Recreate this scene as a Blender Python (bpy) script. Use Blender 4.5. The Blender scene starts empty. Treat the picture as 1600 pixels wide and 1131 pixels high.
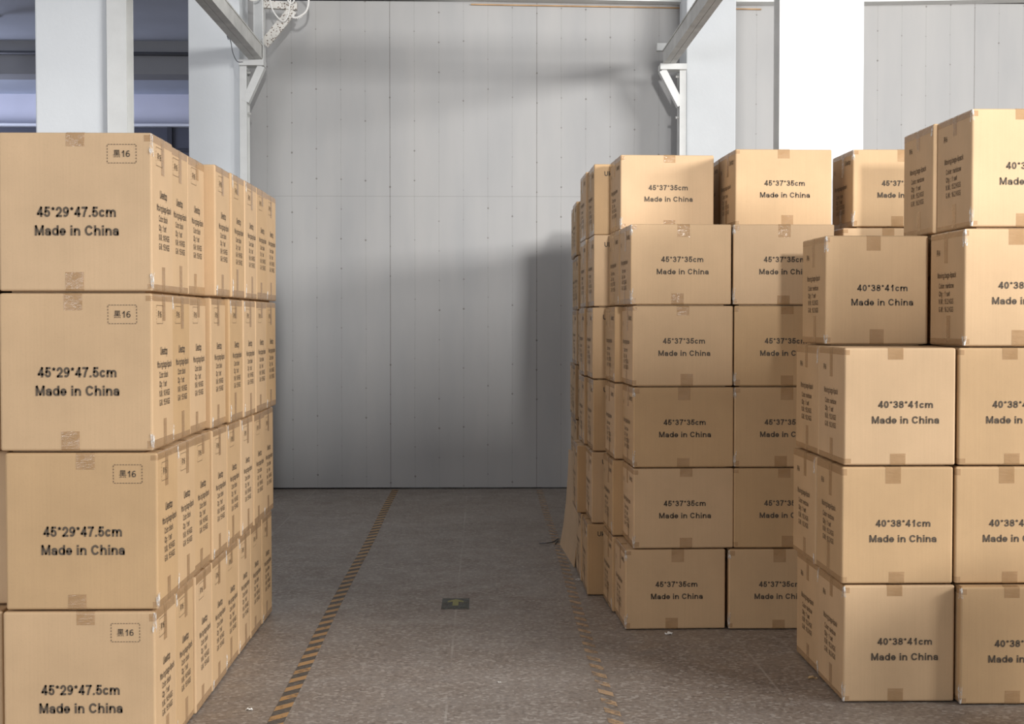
import bpy, bmesh, math, random
from mathutils import Vector, Matrix

random.seed(7)
SC = bpy.context.scene
COL = SC.collection
R = math.radians

# ------------------------------------------------------------------ camera
F_PX = 2250.0                                   # focal length for a 1600 px wide frame
CAM_Z = 1.345
YAW, PITCH = 0.01955, 0.0291
cam_data = bpy.data.cameras.new('camera')
cam_data.sensor_width = 36.0
cam_data.lens = 36.0 * F_PX / 1600.0
cam = bpy.data.objects.new('camera', cam_data)
COL.objects.link(cam)
cam.location = (0, 0, CAM_Z)
cam.rotation_euler = (math.pi / 2 - PITCH, 0, -YAW)
SC.camera = cam
SC.view_settings.view_transform = 'Standard'
SC.view_settings.look = 'None'
SC.view_settings.gamma = 1.0
SC.view_settings.exposure = 0.0
SC.view_settings.use_curve_mapping = False

# ------------------------------------------------------------------ world + lights
world = bpy.data.worlds.new('world')
SC.world = world
world.use_nodes = True
world.node_tree.nodes['Background'].inputs['Color'].default_value = (0.97, 0.98, 1.0, 1)
world.node_tree.nodes['Background'].inputs['Strength'].default_value = 0.30


def area(name, loc, target, sx, sy, power, color):
    d = bpy.data.lights.new(name, 'AREA')
    d.shape = 'RECTANGLE'
    d.size, d.size_y = sx, sy
    d.energy = power
    d.color = color
    o = bpy.data.objects.new(name, d)
    COL.objects.link(o)
    o.location = loc
    o.rotation_euler = (Vector(target) - Vector(loc)).to_track_quat('-Z', 'Y').to_euler()
    return o


area('rear_window_light', (1.6, -12.0, 3.18), (0.2, 11.0, 2.6), 0.6, 0.9, 2250, (1.0, 0.985, 0.96))
area('side_window_light', (9.0, -0.2, 4.2), (-0.6, 6.5, 1.2), 5.0, 1.6, 1500, (1.0, 0.985, 0.96))
area('left_fill_light', (-6.0, -5.0, 2.5), (0.6, 6.5, 1.3), 5.0, 3.2, 400, (0.95, 0.97, 1.0))  # added soft fill that lifts the shaded carton faces, no real opening
area('bay_window_light', (-7.4, 15.5, 2.6), (-3.5, 17.5, 4.2), 2.5, 1.2, 105, (0.74, 0.79, 1.0))

# ------------------------------------------------------------------ material helpers


class NT:
    """small wrapper for building node trees"""

    def __init__(self, name, rough=0.8, spec=0.3):
        self.m = bpy.data.materials.new(name)
        self.m.use_nodes = True
        self.t = self.m.node_tree
        self.b = self.t.nodes['Principled BSDF']
        self.b.inputs['Roughness'].default_value = rough
        self.b.inputs['Specular IOR Level'].default_value = spec
        self.tc = self.t.nodes.new('ShaderNodeTexCoord')

    def n(self, kind, **kw):
        x = self.t.nodes.new(kind)
        for k, v in kw.items():
            setattr(x, k, v)
        return x

    def link(self, a, b):
        self.t.links.new(a, b)

    def math(self, op, a, b=None, c=None):
        x = self.n('ShaderNodeMath', operation=op)
        for i, v in enumerate((a, b, c)):
            if v is None:
                continue
            if isinstance(v, (int, float)):
                x.inputs[i].default_value = v
            else:
                self.link(v, x.inputs[i])
        return x.outputs[0]

    def mapping(self, scale, src='Object', loc=(0, 0, 0)):
        x = self.n('ShaderNodeMapping')
        x.inputs['Scale'].default_value = scale
        x.inputs['Location'].default_value = loc
        self.link(self.tc.outputs[src], x.inputs['Vector'])
        return x.outputs[0]

    def noise(self, vec, scale, detail=4, rough=0.55):
        x = self.n('ShaderNodeTexNoise')
        x.inputs['Scale'].default_value = scale
        x.inputs['Detail'].default_value = detail
        x.inputs['Roughness'].default_value = rough
        self.link(vec, x.inputs['Vector'])
        return x.outputs['Fac']

    def ramp(self, fac, stops, interp='LINEAR'):
        x = self.n('ShaderNodeValToRGB')
        x.color_ramp.interpolation = interp
        e = x.color_ramp.elements
        while len(e) < len(stops):
            e.new(0.5)
        for i, (p, c) in enumerate(stops):
            e[i].position = p
            if isinstance(c, (int, float)):
                c = (c, c, c)
            e[i].color = (c[0], c[1], c[2], 1)
        self.link(fac, x.inputs['Fac'])
        return x.outputs['Color']

    def mix(self, fac, a, b, blend='MIX'):
        x = self.n('ShaderNodeMix', data_type='RGBA', blend_type=blend)
        if isinstance(fac, (int, float)):
            x.inputs[0].default_value = fac
        else:
            self.link(fac, x.inputs[0])
        for i, v in ((6, a), (7, b)):
            if isinstance(v, tuple):
                x.inputs[i].default_value = (v[0], v[1], v[2], 1)
            else:
                self.link(v, x.inputs[i])
        return x.outputs[2]

    def base(self, c):
        if isinstance(c, tuple):
            self.b.inputs['Base Color'].default_value = (c[0], c[1], c[2], 1)
        else:
            self.link(c, self.b.inputs['Base Color'])

    def bump(self, h, strength=0.2, dist=0.01):
        x = self.n('ShaderNodeBump')
        x.inputs['Strength'].default_value = strength
        x.inputs['Distance'].default_value = dist
        self.link(h, x.inputs['Height'])
        self.link(x.outputs[0], self.b.inputs['Normal'])


def srgb(r, g, b):
    def f(c):
        c /= 255.0
        return c / 12.92 if c <= 0.04045 else ((c + 0.055) / 1.055) ** 2.4
    return (f(r), f(g), f(b))


def make_cardboard(name, col):
    k = NT(name, rough=0.62, spec=0.25)
    info = k.n('ShaderNodeObjectInfo')
    v = k.mapping((1, 1, 1))
    big = k.noise(v, 4.5, 3)
    flute = k.noise(k.mapping((160, 160, 3)), 1.0, 2)
    fine = k.noise(v, 220, 2)
    c = k.mix(k.ramp(big, [(0.3, 0.0), (0.7, 1.0)]), tuple(x * 0.93 for x in col), tuple(min(1, x * 1.05) for x in col))
    c = k.mix(k.math('MULTIPLY', k.ramp(flute, [(0.4, 0.0), (0.7, 1.0)]), 0.10), c, tuple(x * 0.72 for x in col))
    c = k.mix(k.math('MULTIPLY', k.ramp(fine, [(0.55, 0.0), (0.75, 1.0)]), 0.12), c, tuple(x * 0.6 for x in col))
    # every carton a slightly different batch of board
    hs = k.n('ShaderNodeHueSaturation')
    k.link(k.math('MULTIPLY_ADD', info.outputs['Random'], 0.14, 0.93), hs.inputs['Value'])
    k.link(k.math('MULTIPLY_ADD', info.outputs['Random'], -0.12, 1.06), hs.inputs['Saturation'])
    k.link(c, hs.inputs['Color'])
    k.base(hs.outputs['Color'])
    k.bump(k.math('ADD', k.math('MULTIPLY', big, 0.6), k.math('MULTIPLY', flute, 0.06)), 0.25, 0.012)
    return k.m


M_CARD = make_cardboard('kraft_cardboard', (0.555, 0.378, 0.216))

k = NT('print_ink', rough=0.7, spec=0.2)
v = k.mapping((1, 1, 1))
k.base(k.mix(k.ramp(k.noise(v, 160, 3), [(0.35, 0.0), (0.75, 1.0)]), (0.098, 0.076, 0.057), (0.148, 0.115, 0.083)))
M_INK = k.m
k = NT('faded_print_ink', rough=0.7, spec=0.2)
v = k.mapping((1, 1, 1))
k.base(k.mix(k.ramp(k.noise(v, 120, 3), [(0.3, 0.0), (0.75, 1.0)]), (0.12, 0.085, 0.055), (0.20, 0.14, 0.085)))
M_INK_FADED = k.m

k = NT('clear_brown_tape', rough=0.16, spec=0.6)
v = k.mapping((1, 1, 1))
k.base(k.mix(k.ramp(k.noise(v, 14, 3), [(0.35, 0.0), (0.7, 1.0)]), (0.46, 0.285, 0.14), (0.56, 0.365, 0.20)))
wr = k.noise(k.mapping((14, 14, 60)), 1.5, 3, 0.6)
k.bump(wr, 0.30, 0.010)
tr = k.n('ShaderNodeBsdfTransparent')
mx = k.n('ShaderNodeMixShader')
mx.inputs[0].default_value = 0.60
out = k.t.nodes['Material Output']
k.link(tr.outputs[0], mx.inputs[1])
k.link(k.b.outputs[0], mx.inputs[2])
k.link(mx.outputs[0], out.inputs['Surface'])
M_TAPE = k.m

k = NT('crinkled_clear_film', rough=0.12, spec=0.9)
k.base((0.82, 0.80, 0.76))
k.bump(k.noise(k.mapping((1, 1, 1)), 90, 4), 0.8, 0.01)
tr = k.n('ShaderNodeBsdfTransparent')
mx = k.n('ShaderNodeMixShader')
k.link(k.ramp(k.noise(k.mapping((1, 1, 1)), 70, 3), [(0.42, 0.12), (0.62, 0.8)]), mx.inputs[0])
out = k.t.nodes['Material Output']
k.link(tr.outputs[0], mx.inputs[1])
k.link(k.b.outputs[0], mx.inputs[2])
k.link(mx.outputs[0], out.inputs['Surface'])
M_FILM = k.m


def plain(name, col, rough=0.7, spec=0.3, var=0.06, scale=3.0, metal=0.0, bump=0.0):
    k = NT(name, rough=rough, spec=spec)
    v = k.mapping((1, 1, 1))
    n1 = k.noise(v, scale, 5)
    k.base(k.mix(k.ramp(n1, [(0.3, 0.0), (0.7, 1.0)]), tuple(x * (1 - var) for x in col), tuple(min(1, x * (1 + var)) for x in col)))
    k.b.inputs['Metallic'].default_value = metal
    if bump:
        k.bump(k.noise(v, scale * 12, 4), bump, 0.01)
    return k.m


M_PILLAR = plain('white_painted_concrete', (0.755, 0.785, 0.81), 0.75, 0.25, 0.03, 2.5, bump=0.12)
M_STEEL = plain('white_painted_steel', (0.70, 0.71, 0.70), 0.45, 0.4, 0.06, 6.0, bump=0.06)
M_GREYSTEEL = plain('grey_dusty_steel', (0.60, 0.60, 0.58), 0.5, 0.4, 0.18, 5.0, bump=0.08)
M_CABLE = plain('white_cable', (0.78, 0.77, 0.74), 0.5, 0.4, 0.03, 30)
M_PIPE = plain('dark_grey_conduit', (0.10, 0.105, 0.12), 0.5, 0.4, 0.08, 8)
M_BAYCEIL = plain('bay_grey_paint', (0.54, 0.58, 0.66), 0.85, 0.15, 0.05, 1.2)
M_BAYBEAM = plain('bay_beam_paint', (0.34, 0.345, 0.36), 0.85, 0.15, 0.05, 1.5)
M_BAYWALL = plain('bay_pale_paint', (0.70, 0.71, 0.80), 0.85, 0.15, 0.04, 1.5)
M_DARKPANEL = plain('dark_slate_partition', (0.085, 0.09, 0.115), 0.6, 0.3, 0.1, 2)
M_DARKBAR = plain('dark_partition_bar', (0.05, 0.052, 0.065), 0.6, 0.3, 0.1, 4)
M_LEDGE = plain('pale_ledge', (0.78, 0.80, 0.84), 0.6, 0.3, 0.03, 4)
M_WOOD = plain('raw_timber_batten', (0.42, 0.27, 0.15), 0.7, 0.2, 0.2, 9)
M_RUST = plain('rust_spotted_slotted_steel', (0.66, 0.64, 0.60), 0.5, 0.4, 0.05, 6)

# speckle for the slotted angle
k = NT('slotted_angle_steel', rough=0.5, spec=0.4)
v = k.mapping((1, 1, 1))
vo = k.n('ShaderNodeTexVoronoi')
vo.inputs['Scale'].default_value = 60
k.link(v, vo.inputs['Vector'])
k.base(k.mix(k.ramp(vo.outputs['Distance'], [(0.27, 1.0), (0.40, 0.0)]), (0.68, 0.66, 0.62), (0.20, 0.15, 0.12)))
M_SLOT = k.m

# back wall: fibre-cement boards with screw lines
PX0, PW, ROW = -0.742, 1.1625, 1.1625 / 6
SEAM_Z = 2.325
k = NT('grey_fibre_cement_board', rough=0.85, spec=0.15)
geo = k.n('ShaderNodeNewGeometry')
sep = k.n('ShaderNodeSeparateXYZ')
k.link(geo.outputs['Position'], sep.inputs[0])
gx, gz = sep.outputs['X'], sep.outputs['Z']
v = k.mapping((1, 1, 1))
wob = k.math('MULTIPLY', k.math('SUBTRACT', k.noise(k.mapping((1.5, 1, 3)), 1.0, 2), 0.5), 0.012)
ux = k.math('ADD', k.math('SUBTRACT', gx, PX0), wob)
cu = k.math('DIVIDE', ux, ROW)
du = k.math('MULTIPLY', k.math('SUBTRACT', k.math('FRACT', k.math('ADD', cu, 0.5)), 0.5), ROW)
colid = k.math('FLOOR', k.math('ADD', cu, 0.5))
wn = k.n('ShaderNodeTexWhiteNoise', noise_dimensions='1D')
k.link(colid, wn.inputs['W'])
pz = 0.235
cv = k.math('ADD', k.math('DIVIDE', gz, pz), k.math('MULTIPLY', wn.outputs['Value'], 0.5))
dv = k.math('MULTIPLY', k.math('SUBTRACT', k.math('FRACT', cv), 0.5), pz)
wn2 = k.n('ShaderNodeTexWhiteNoise', noise_dimensions='2D')
cb = k.n('ShaderNodeCombineXYZ')
k.link(colid, cb.inputs[0])
k.link(k.math('FLOOR', cv), cb.inputs[1])
k.link(cb.outputs[0], wn2.inputs['Vector'])
r2 = k.math('SQRT', k.math('ADD', k.math('MULTIPLY', du, du), k.math('MULTIPLY', dv, dv)))
rad = k.math('MULTIPLY_ADD', wn2.outputs['Value'], 0.005, 0.003)
dot = k.math('LESS_THAN', r2, rad)
dotv = k.math('MULTIPLY', dot, k.math('MULTIPLY_ADD', wn2.outputs['Value'], 0.5, 0.08))
# faint chalk line down every screw row, darker line at board seams
line = k.math('MULTIPLY', k.math('LESS_THAN', k.math('ABSOLUTE', du), 0.004),
              k.math('MULTIPLY', k.noise(k.mapping((2, 1, 9)), 2.0, 3), 0.22))
cs = k.math('DIVIDE', k.math('SUBTRACT', gx, PX0), PW)
ds = k.math('MULTIPLY', k.math('SUBTRACT', k.math('FRACT', k.math('ADD', cs, 0.5)), 0.5), PW)
seam = k.math('MULTIPLY', k.math('LESS_THAN', k.math('ABSOLUTE', ds), 0.0035), 0.35)
hseam = k.math('MULTIPLY', k.math('LESS_THAN', k.math('ABSOLUTE', k.math('SUBTRACT', gz, SEAM_Z)), 0.003), 0.22)
marks = k.math('MINIMUM', k.math('ADD', k.math('ADD', dotv, line), k.math('ADD', seam, hseam)), 0.8)
blotch = k.noise(k.mapping((2.2, 1, 0.45)), 1.4, 4)
boardw = k.n('ShaderNodeTexWhiteNoise', noise_dimensions='1D')
k.link(k.math('FLOOR', cs), boardw.inputs['W'])
cbase = k.mix(k.ramp(blotch, [(0.3, 0.0), (0.7, 1.0)]), (0.385, 0.385, 0.388), (0.455, 0.448, 0.440))
cbase = k.mix(k.math('MULTIPLY', boardw.outputs['Value'], 0.25), cbase, (0.46, 0.455, 0.45))
k.base(k.mix(marks, cbase, (0.12, 0.105, 0.09)))
M_WALL = k.m

# floor: speckled brown-grey terrazzo slabs, dust and joints
k = NT('speckled_terrazzo', rough=0.42, spec=0.35)
v = k.mapping((1, 1, 1))
vo = k.n('ShaderNodeTexVoronoi')
vo.inputs['Scale'].default_value = 75
k.link(v, vo.inputs['Vector'])
chip = k.n('ShaderNodeSeparateColor')
k.link(vo.outputs['Color'], chip.inputs[0])
c = k.mix(k.ramp(k.noise(v, 55, 4, 0.65), [(0.35, 0.0), (0.66, 1.0)]), (0.185, 0.150, 0.125), (0.315, 0.268, 0.230))
c = k.mix(k.math('MULTIPLY', k.math('GREATER_THAN', chip.outputs[0], 0.83), 0.45), c, (0.50, 0.46, 0.42))
c = k.mix(k.math('MULTIPLY', k.math('LESS_THAN', chip.outputs[1], 0.14), 0.45), c, (0.13, 0.10, 0.085))
dust = k.ramp(k.noise(k.mapping((1, 1, 1), loc=(3, 1, 0)), 1.7, 6, 0.65), [(0.42, 0.0), (0.72, 1.0)])
c = k.mix(k.math('MULTIPLY', dust, 0.22), c, (0.50, 0.475, 0.45))
dirt = k.ramp(k.noise(k.mapping((1, 1, 1), loc=(9, 4, 0)), 2.6, 5, 0.6), [(0.5, 0.0), (0.75, 1.0)])
c = k.mix(k.math('MULTIPLY', dirt, 0.16), c, (0.16, 0.14, 0.125))
sep = k.n('ShaderNodeSeparateXYZ')
k.link(k.tc.outputs['Object'], sep.inputs[0])


def joint(co, off, pitch, w):
    f = k.math('FRACT', k.math('ADD', k.math('DIVIDE', k.math('SUBTRACT', co, off), pitch), 0.5))
    d = k.math('MULTIPLY', k.math('ABSOLUTE', k.math('SUBTRACT', f, 0.5)), pitch)
    return k.math('LESS_THAN', d, w)


jx = joint(sep.outputs['X'], -0.13, 1.2, 0.0045)
jy = joint(sep.outputs['Y'], 6.02, 1.2, 0.0045)
jm = k.math('MULTIPLY', k.math('MAXIMUM', k.math('MULTIPLY', jx, 0.6), k.math('MULTIPLY', jy, 0.12)),
            k.ramp(k.noise(v, 1.6, 3), [(0.38, 0.0), (0.62, 0.7)]))
c = k.mix(jm, c, (0.52, 0.49, 0.455))
k.base(c)
k.link(k.ramp(k.noise(v, 6, 4), [(0.3, 0.34), (0.75, 0.62)]), k.b.inputs['Roughness'])
M_FLOOR = k.m


def hazard(name, wear_lo, wear_hi, orange, slant, pitch, black):
    """worn diagonal-stripe floor tape"""
    k = NT(name, rough=0.55, spec=0.3)
    sep = k.n('ShaderNodeSeparateXYZ')
    k.link(k.tc.outputs['Object'], sep.inputs[0])
    t = k.math('DIVIDE', k.math('MULTIPLY_ADD', sep.outputs['X'], slant, sep.outputs['Y']), pitch)
    st = k.math('LESS_THAN', k.math('FRACT', t), 0.47)
    v = k.mapping((1, 1, 1))
    c = k.mix(st, (0.085, 0.08, 0.072), orange)
    c = k.mix(k.math('MULTIPLY', k.ramp(k.noise(v, 40, 4), [(0.35, 0), (0.7, 1)]), 0.35), c, (0.30, 0.26, 0.22))
    k.base(c)
    tr = k.n('ShaderNodeBsdfTransparent')
    mx = k.n('ShaderNodeMixShader')
    w = k.ramp(k.noise(k.mapping((14, 9, 1)), 1.0, 5, 0.7), [(wear_lo, 0.0), (wear_hi, 1.0)])
    w = k.math('MULTIPLY', w, k.math('MULTIPLY_ADD', st, 1.0 - black, black))
    k.link(w, mx.inputs[0])
    k.link(tr.outputs[0], mx.inputs[1])
    k.link(k.b.outputs[0], mx.inputs[2])
    k.link(mx.outputs[0], k.t.nodes['Material Output'].inputs['Surface'])
    return k.m


M_HAZ_L = hazard('worn_hazard_tape', 0.26, 0.46, (0.48, 0.275, 0.105), -1.15, 0.128, 0.62)
M_HAZ_R = hazard('badly_worn_hazard_tape', 0.36, 0.54, (0.50, 0.33, 0.19), 1.15, 0.128, 0.10)

k = NT('dark_green_worn_decal', rough=0.5, spec=0.3)
k.base((0.115, 0.125, 0.112))
tr = k.n('ShaderNodeBsdfTransparent')
mx = k.n('ShaderNodeMixShader')
k.link(k.ramp(k.noise(k.mapping((16, 8, 1)), 1.0, 4), [(0.30, 0.10), (0.60, 0.78)]), mx.inputs[0])
k.link(tr.outputs[0], mx.inputs[1])
k.link(k.b.outputs[0], mx.inputs[2])
k.link(mx.outputs[0], k.t.nodes['Material Output'].inputs['Surface'])
M_DECAL = k.m
M_ARROW = plain('dull_yellow_green_print', (0.31, 0.31, 0.12), 0.6, 0.3, 0.15, 40)
M_SCRAP = plain('white_scrap', (0.75, 0.74, 0.71), 0.4, 0.5, 0.05, 40)
M_SCRAPTAN = plain('tan_tape_scrap', (0.52, 0.37, 0.20), 0.4, 0.5, 0.05, 40)

# ------------------------------------------------------------------ mesh helpers


def obj(name, bm, mat, parent=None, smooth=False):
    me = bpy.data.meshes.new(name)
    bm.normal_update()
    bm.to_mesh(me)
    bm.free()
    me.materials.append(mat)
    if smooth:
        for p in me.polygons:
            p.use_smooth = True
    o = bpy.data.objects.new(name, me)
    COL.objects.link(o)
    if parent:
        o.parent = parent
    return o


def thing(name, label, cat, loc=(0, 0, 0), group=None):
    o = bpy.data.objects.new(name, None)
    o.empty_display_size = 0.1
    COL.objects.link(o)
    o.location = loc
    return tag(o, label, cat, group)


def tag(o, label, cat, group=None, kind=None):
    o['label'] = label
    o['category'] = cat
    if group:
        o['group'] = group
    if kind:
        o['kind'] = kind
    return o


def struct(name, bm, mat, label, cat, smooth=False):
    return tag(obj(name, bm, mat, None, smooth), label, cat, kind='structure')


def box(bm, x0, x1, y0, y1, z0, z1, bev=0.0, seg=2):
    r = bmesh.ops.create_cube(bm, size=1.0)
    vs = r['verts']
    for vv in vs:
        vv.co = Vector(((x0 + x1) / 2 + vv.co.x * (x1 - x0), (y0 + y1) / 2 + vv.co.y * (y1 - y0), (z0 + z1) / 2 + vv.co.z * (z1 - z0)))
    if bev:
        es = {e for vv in vs for e in vv.link_edges}
        bmesh.ops.bevel(bm, geom=list(es), offset=bev, segments=seg, profile=0.5, affect='EDGES')
    return bm


def bar(bm, p0, p1, w, h, up=(0, 1, 0)):
    """rectangular bar between two points"""
    p0, p1 = Vector(p0), Vector(p1)
    d = (p1 - p0).normalized()
    u = Vector(up)
    s = d.cross(u).normalized()
    u = s.cross(d).normalized()
    vs = []
    for p in (p0, p1):
        for a, b in ((-1, -1), (1, -1), (1, 1), (-1, 1)):
            vs.append(bm.verts.new(p + s * (a * w / 2) + u * (b * h / 2)))
    for f in ((3, 2, 1, 0), (4, 5, 6, 7), (0, 1, 5, 4), (1, 2, 6, 5), (2, 3, 7, 6), (3, 0, 4, 7)):
        bm.faces.new([vs[i] for i in f])
    return bm


def tube(bm, pts, r, n=8):
    pts = [Vector(p) for p in pts]
    rings = []
    for i, p in enumerate(pts):
        t = (pts[min(i + 1, len(pts) - 1)] - pts[max(i - 1, 0)]).normalized()
        a = t.orthogonal().normalized() if i == 0 else (a - t * a.dot(t)).normalized()
        b = t.cross(a)
        rings.append([bm.verts.new(p + (a * math.cos(q) + b * math.sin(q)) * r) for q in [2 * math.pi * j / n for j in range(n)]])
    for r0, r1 in zip(rings, rings[1:]):
        for j in range(n):
            bm.faces.new((r0[j], r0[(j + 1) % n], r1[(j + 1) % n], r1[j]))
    bm.faces.new(rings[0][::-1])
    bm.faces.new(rings[-1])
    return bm


def smooth_path(ctrl, n=8):
    """Catmull-Rom through control points"""
    c = [Vector(p) for p in ctrl]
    c = [c[0] * 2 - c[1]] + c + [c[-1] * 2 - c[-2]]
    out = []
    for i in range(1, len(c) - 2):
        for j in range(n):
            t = j / n
            out.append(0.5 * ((2 * c[i]) + (c[i + 1] - c[i - 1]) * t + (2 * c[i - 1] - 5 * c[i] + 4 * c[i + 1] - c[i + 2]) * t * t
                              + (3 * c[i] - c[i - 1] - 3 * c[i + 1] + c[i + 2]) * t ** 3))
    out.append(c[-2])
    return out


def wx(px, y):
    """world x of a vertical edge seen at column px (1600 px frame) standing y metres ahead"""
    return y * math.tan(math.atan((px - 800) / F_PX) + YAW)


# ------------------------------------------------------------------ the setting
WALL_Y = 11.46
struct('floor', box(bmesh.new(), -10, 9, -10, 19.2, -0.2, 0.0), M_FLOOR, 'speckled brown-grey terrazzo warehouse floor with pale joints', 'floor')
struct('wall_back', box(bmesh.new(), -1.90, 9, WALL_Y, WALL_Y + 0.12, 0.012, 3.86), M_WALL,
       'grey fibre-cement board partition wall with rows of screws', 'wall')
# white beam along the head of the wall, with the raw batten under it
bm = bmesh.new()
prof = [(-1.9, 3.885), (-0.4, 3.865), (1.55, 3.835), (3.05, 3.842), (4.4, 3.87), (9, 3.90)]
rows = []
for x, z in prof:
    rows.append([bm.verts.new((x, WALL_Y - 0.14, z)), bm.verts.new((x, WALL_Y + 0.12, z)), bm.verts.new((x, WALL_Y + 0.12, 4.5)), bm.verts.new((x, WALL_Y - 0.14, 4.5))])
for a, b in zip(rows, rows[1:]):
    for j in range(4):
        bm.faces.new((a[j], a[(j + 1) % 4], b[(j + 1) % 4], b[j]))
bm.faces.new(rows[0])
bm.faces.new(rows[-1][::-1])
bmesh.ops.recalc_face_normals(bm, faces=bm.faces)
struct('trim_1', bm, M_STEEL, 'white beam running along the top of the grey back wall', 'beam')
bm = bmesh.new()
bar(bm, (-0.1, WALL_Y - 0.012, 3.835), (2.2, WALL_Y - 0.012, 3.806), 0.012, 0.010, up=(0, 0, 1))
struct('trim_2', bm, M_WOOD, 'thin raw timber batten at the top of the back wall', 'trim')

# unseen stepped blocker, added behind the camera to shape the rear light
bm = box(bmesh.new(), 0.55, 7.0, -2.1, -2.0, 0, 2.2)
box(bm, 0.14, 0.55, -2.1, -2.0, 0, 2.11)
box(bm, -3.0, 0.14, -2.1, -2.0, 0, 4.2)
struct('light_blocker_rear', bm, M_WALL, 'unseen grey stepped light blocker added behind the camera', 'wall')

P2Y, P1Y = 11.02, 7.40


def pillar(x0, x1, y, label):
    struct('pillar', box(bmesh.new(), x0, x1, y, y + 0.40, 0, 4.7, 0.008), M_PILLAR, label, 'pillar')


pillar(wx(59, P1Y), wx(172, P1Y), P1Y, 'wide white concrete pillar behind the stack left of the aisle')
pillar(wx(297, P2Y), wx(377, P2Y), P2Y, 'white concrete pillar at the left end of the back wall')
pillar(wx(1234, P1Y), wx(1347, P1Y), P1Y, 'brightly lit white concrete pillar behind the right stacks')
pillar(wx(1071, P2Y), wx(1148, P2Y), P2Y, 'white concrete pillar against the back wall behind the right stack')

# left bay: low ceiling, downstand beam, far wall
struct('ceiling', box(bmesh.new(), -10, -1.95, 11.6, 19.2, 4.2, 4.4), M_BAYCEIL, 'dim bluish grey ceiling of the bay beyond the left pillars', 'ceiling')
struct('beam', box(bmesh.new(), -10, -1.95, 14.9, 15.25, 3.86, 4.2), M_BAYBEAM, 'grey downstand beam under the bay ceiling', 'beam')
struct('wall_bay', box(bmesh.new(), -10, -1.0, 18.4, 18.6, 0, 4.2), M_BAYWALL, 'pale blue-grey far wall of the left bay', 'wall')
struct('wall_left', box(bmesh.new(), -10.2, -10, -10, 19.2, 0, 4.4), M_BAYWALL, 'pale side wall of the left bay', 'wall')
struct('trim_3', box(bmesh.new(), -10, -1.0, 18.18, 18.4, 3.77, 3.80), M_LEDGE, 'thin pale ledge across the far bay wall', 'trim')
bm = bmesh.new()
box(bm, -10, -1.0, 18.30, 18.40, 0.0, 3.765)
struct('wall_partition', bm, M_DARKPANEL, 'dark slate partition panels under the pale ledge of the bay', 'wall')
bm = bmesh.new()
for x in (-6.35, -5.0, -3.95, -2.9):
    box(bm, x - 0.03, x + 0.03, 18.26, 18.30, 0, 3.765)
box(bm, -10, -1.0, 18.27, 18.30, 3.46, 3.50)
struct('trim_4', bm, M_DARKBAR, 'dark bars on the partition at the end of the bay', 'trim')

# conduit on the bay beam and the lamp hung at the far left
bm = bmesh.new()
tube(bm, [(-6.0, 14.86, 4.075), (-2.0, 14.86, 4.055)], 0.02, 10)
o = obj('conduit_pipe', bm, M_PIPE, smooth=True)
tag(o, 'dark conduit pipe running level across the bay beam behind the pillars', 'pipe')
bm = bmesh.new()
t = thing('hanging_lamp', 'lamp on a dark rod at the upper left edge beside the pillar', 'lamp', (-4.62, 13.7, 4.2))
bm = bmesh.new()
tube(bm, [(0.0, 0, 0), (0.0, 0, -0.40)], 0.014, 10)
obj('rod', bm, M_PIPE, t, True)
bm = bmesh.new()
box(bm, -0.06, 0.06, -0.06, 0.06, -0.03, 0.0, 0.012)
obj('ceiling_plate', bm, M_PIPE, t)
bm = bmesh.new()
for q in range(1):
    prof = [(0.02, -0.20), (0.075, -0.24), (0.085, -0.30), (0.08, -0.37), (0.05, -0.42), (0.0, -0.43)]
    ring = []
    for rr, zz in prof:
        ring.append([bm.verts.new((-0.09 + rr * math.cos(a), rr * math.sin(a) - 0.0, zz)) for a in [2 * math.pi * j / 16 for j in range(16)]])
    for r0, r1 in zip(ring, ring[1:]):
        for j in range(16):
            bm.faces.new((r0[j], r0[(j + 1) % 16], r1[(j + 1) % 16], r1[j]))
bmesh.ops.remove_doubles(bm, verts=bm.verts, dist=1e-5)
bmesh.ops.recalc_face_normals(bm, faces=bm.faces)
obj('lamp_shade', bm, M_LEDGE, t, True)

# ------------------------------------------------------------------ crane runway steel
def steel_column(name, xs, y, x_arm, z_arm, label, bracket=True):
    """post against a pillar, with a triangular bracket towards the aisle"""
    x0, x1 = xs
    t = thing(name, label, 'steel post', ((x0 + x1) / 2, y, 0), 'steel posts on the aisle side of the pillars')
    ox = (x0 + x1) / 2
    hw = (x1 - x0) / 2
    bm = bmesh.new()
    top = z_arm - 0.045 if bracket else 4.7
    box(bm, -hw, hw, -0.006, 0.006, 0, top)            # flange towards the camera
    box(bm, -hw, hw, 0.13, 0.142, 0, top)
    box(bm, -0.006, 0.006, 0.006, 0.13, 0, top)
    obj('post', bm, M_STEEL, t)
    if bracket:
        s = 1 if x_arm > ox else -1
        ax = x_arm - ox
        bm = bmesh.new()
        box(bm, min(-s * hw * 1.1, ax), max(-s * hw * 1.1, ax), -0.04, 0.10, z_arm - 0.045, z_arm, 0.003)
        obj('bracket_arm', bm, M_STEEL, t)
        bm = bmesh.new()
        bar(bm, (ax - s * 0.022, 0.03, z_arm - 0.045), (s * hw * 0.6, 0.03, z_arm - 0.31), 0.055, 0.08)
        obj('brace', bm, M_STEEL, t)
        for zz in (z_arm - 0.09, z_arm - 0.40):
            bm = bmesh.new()
            tube(bm, [(s * hw, 0.03, zz), (s * (hw + 0.025), 0.03, zz)], 0.010, 8)
            obj('bolt', bm, M_GREYSTEEL, t)
    return t


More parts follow.
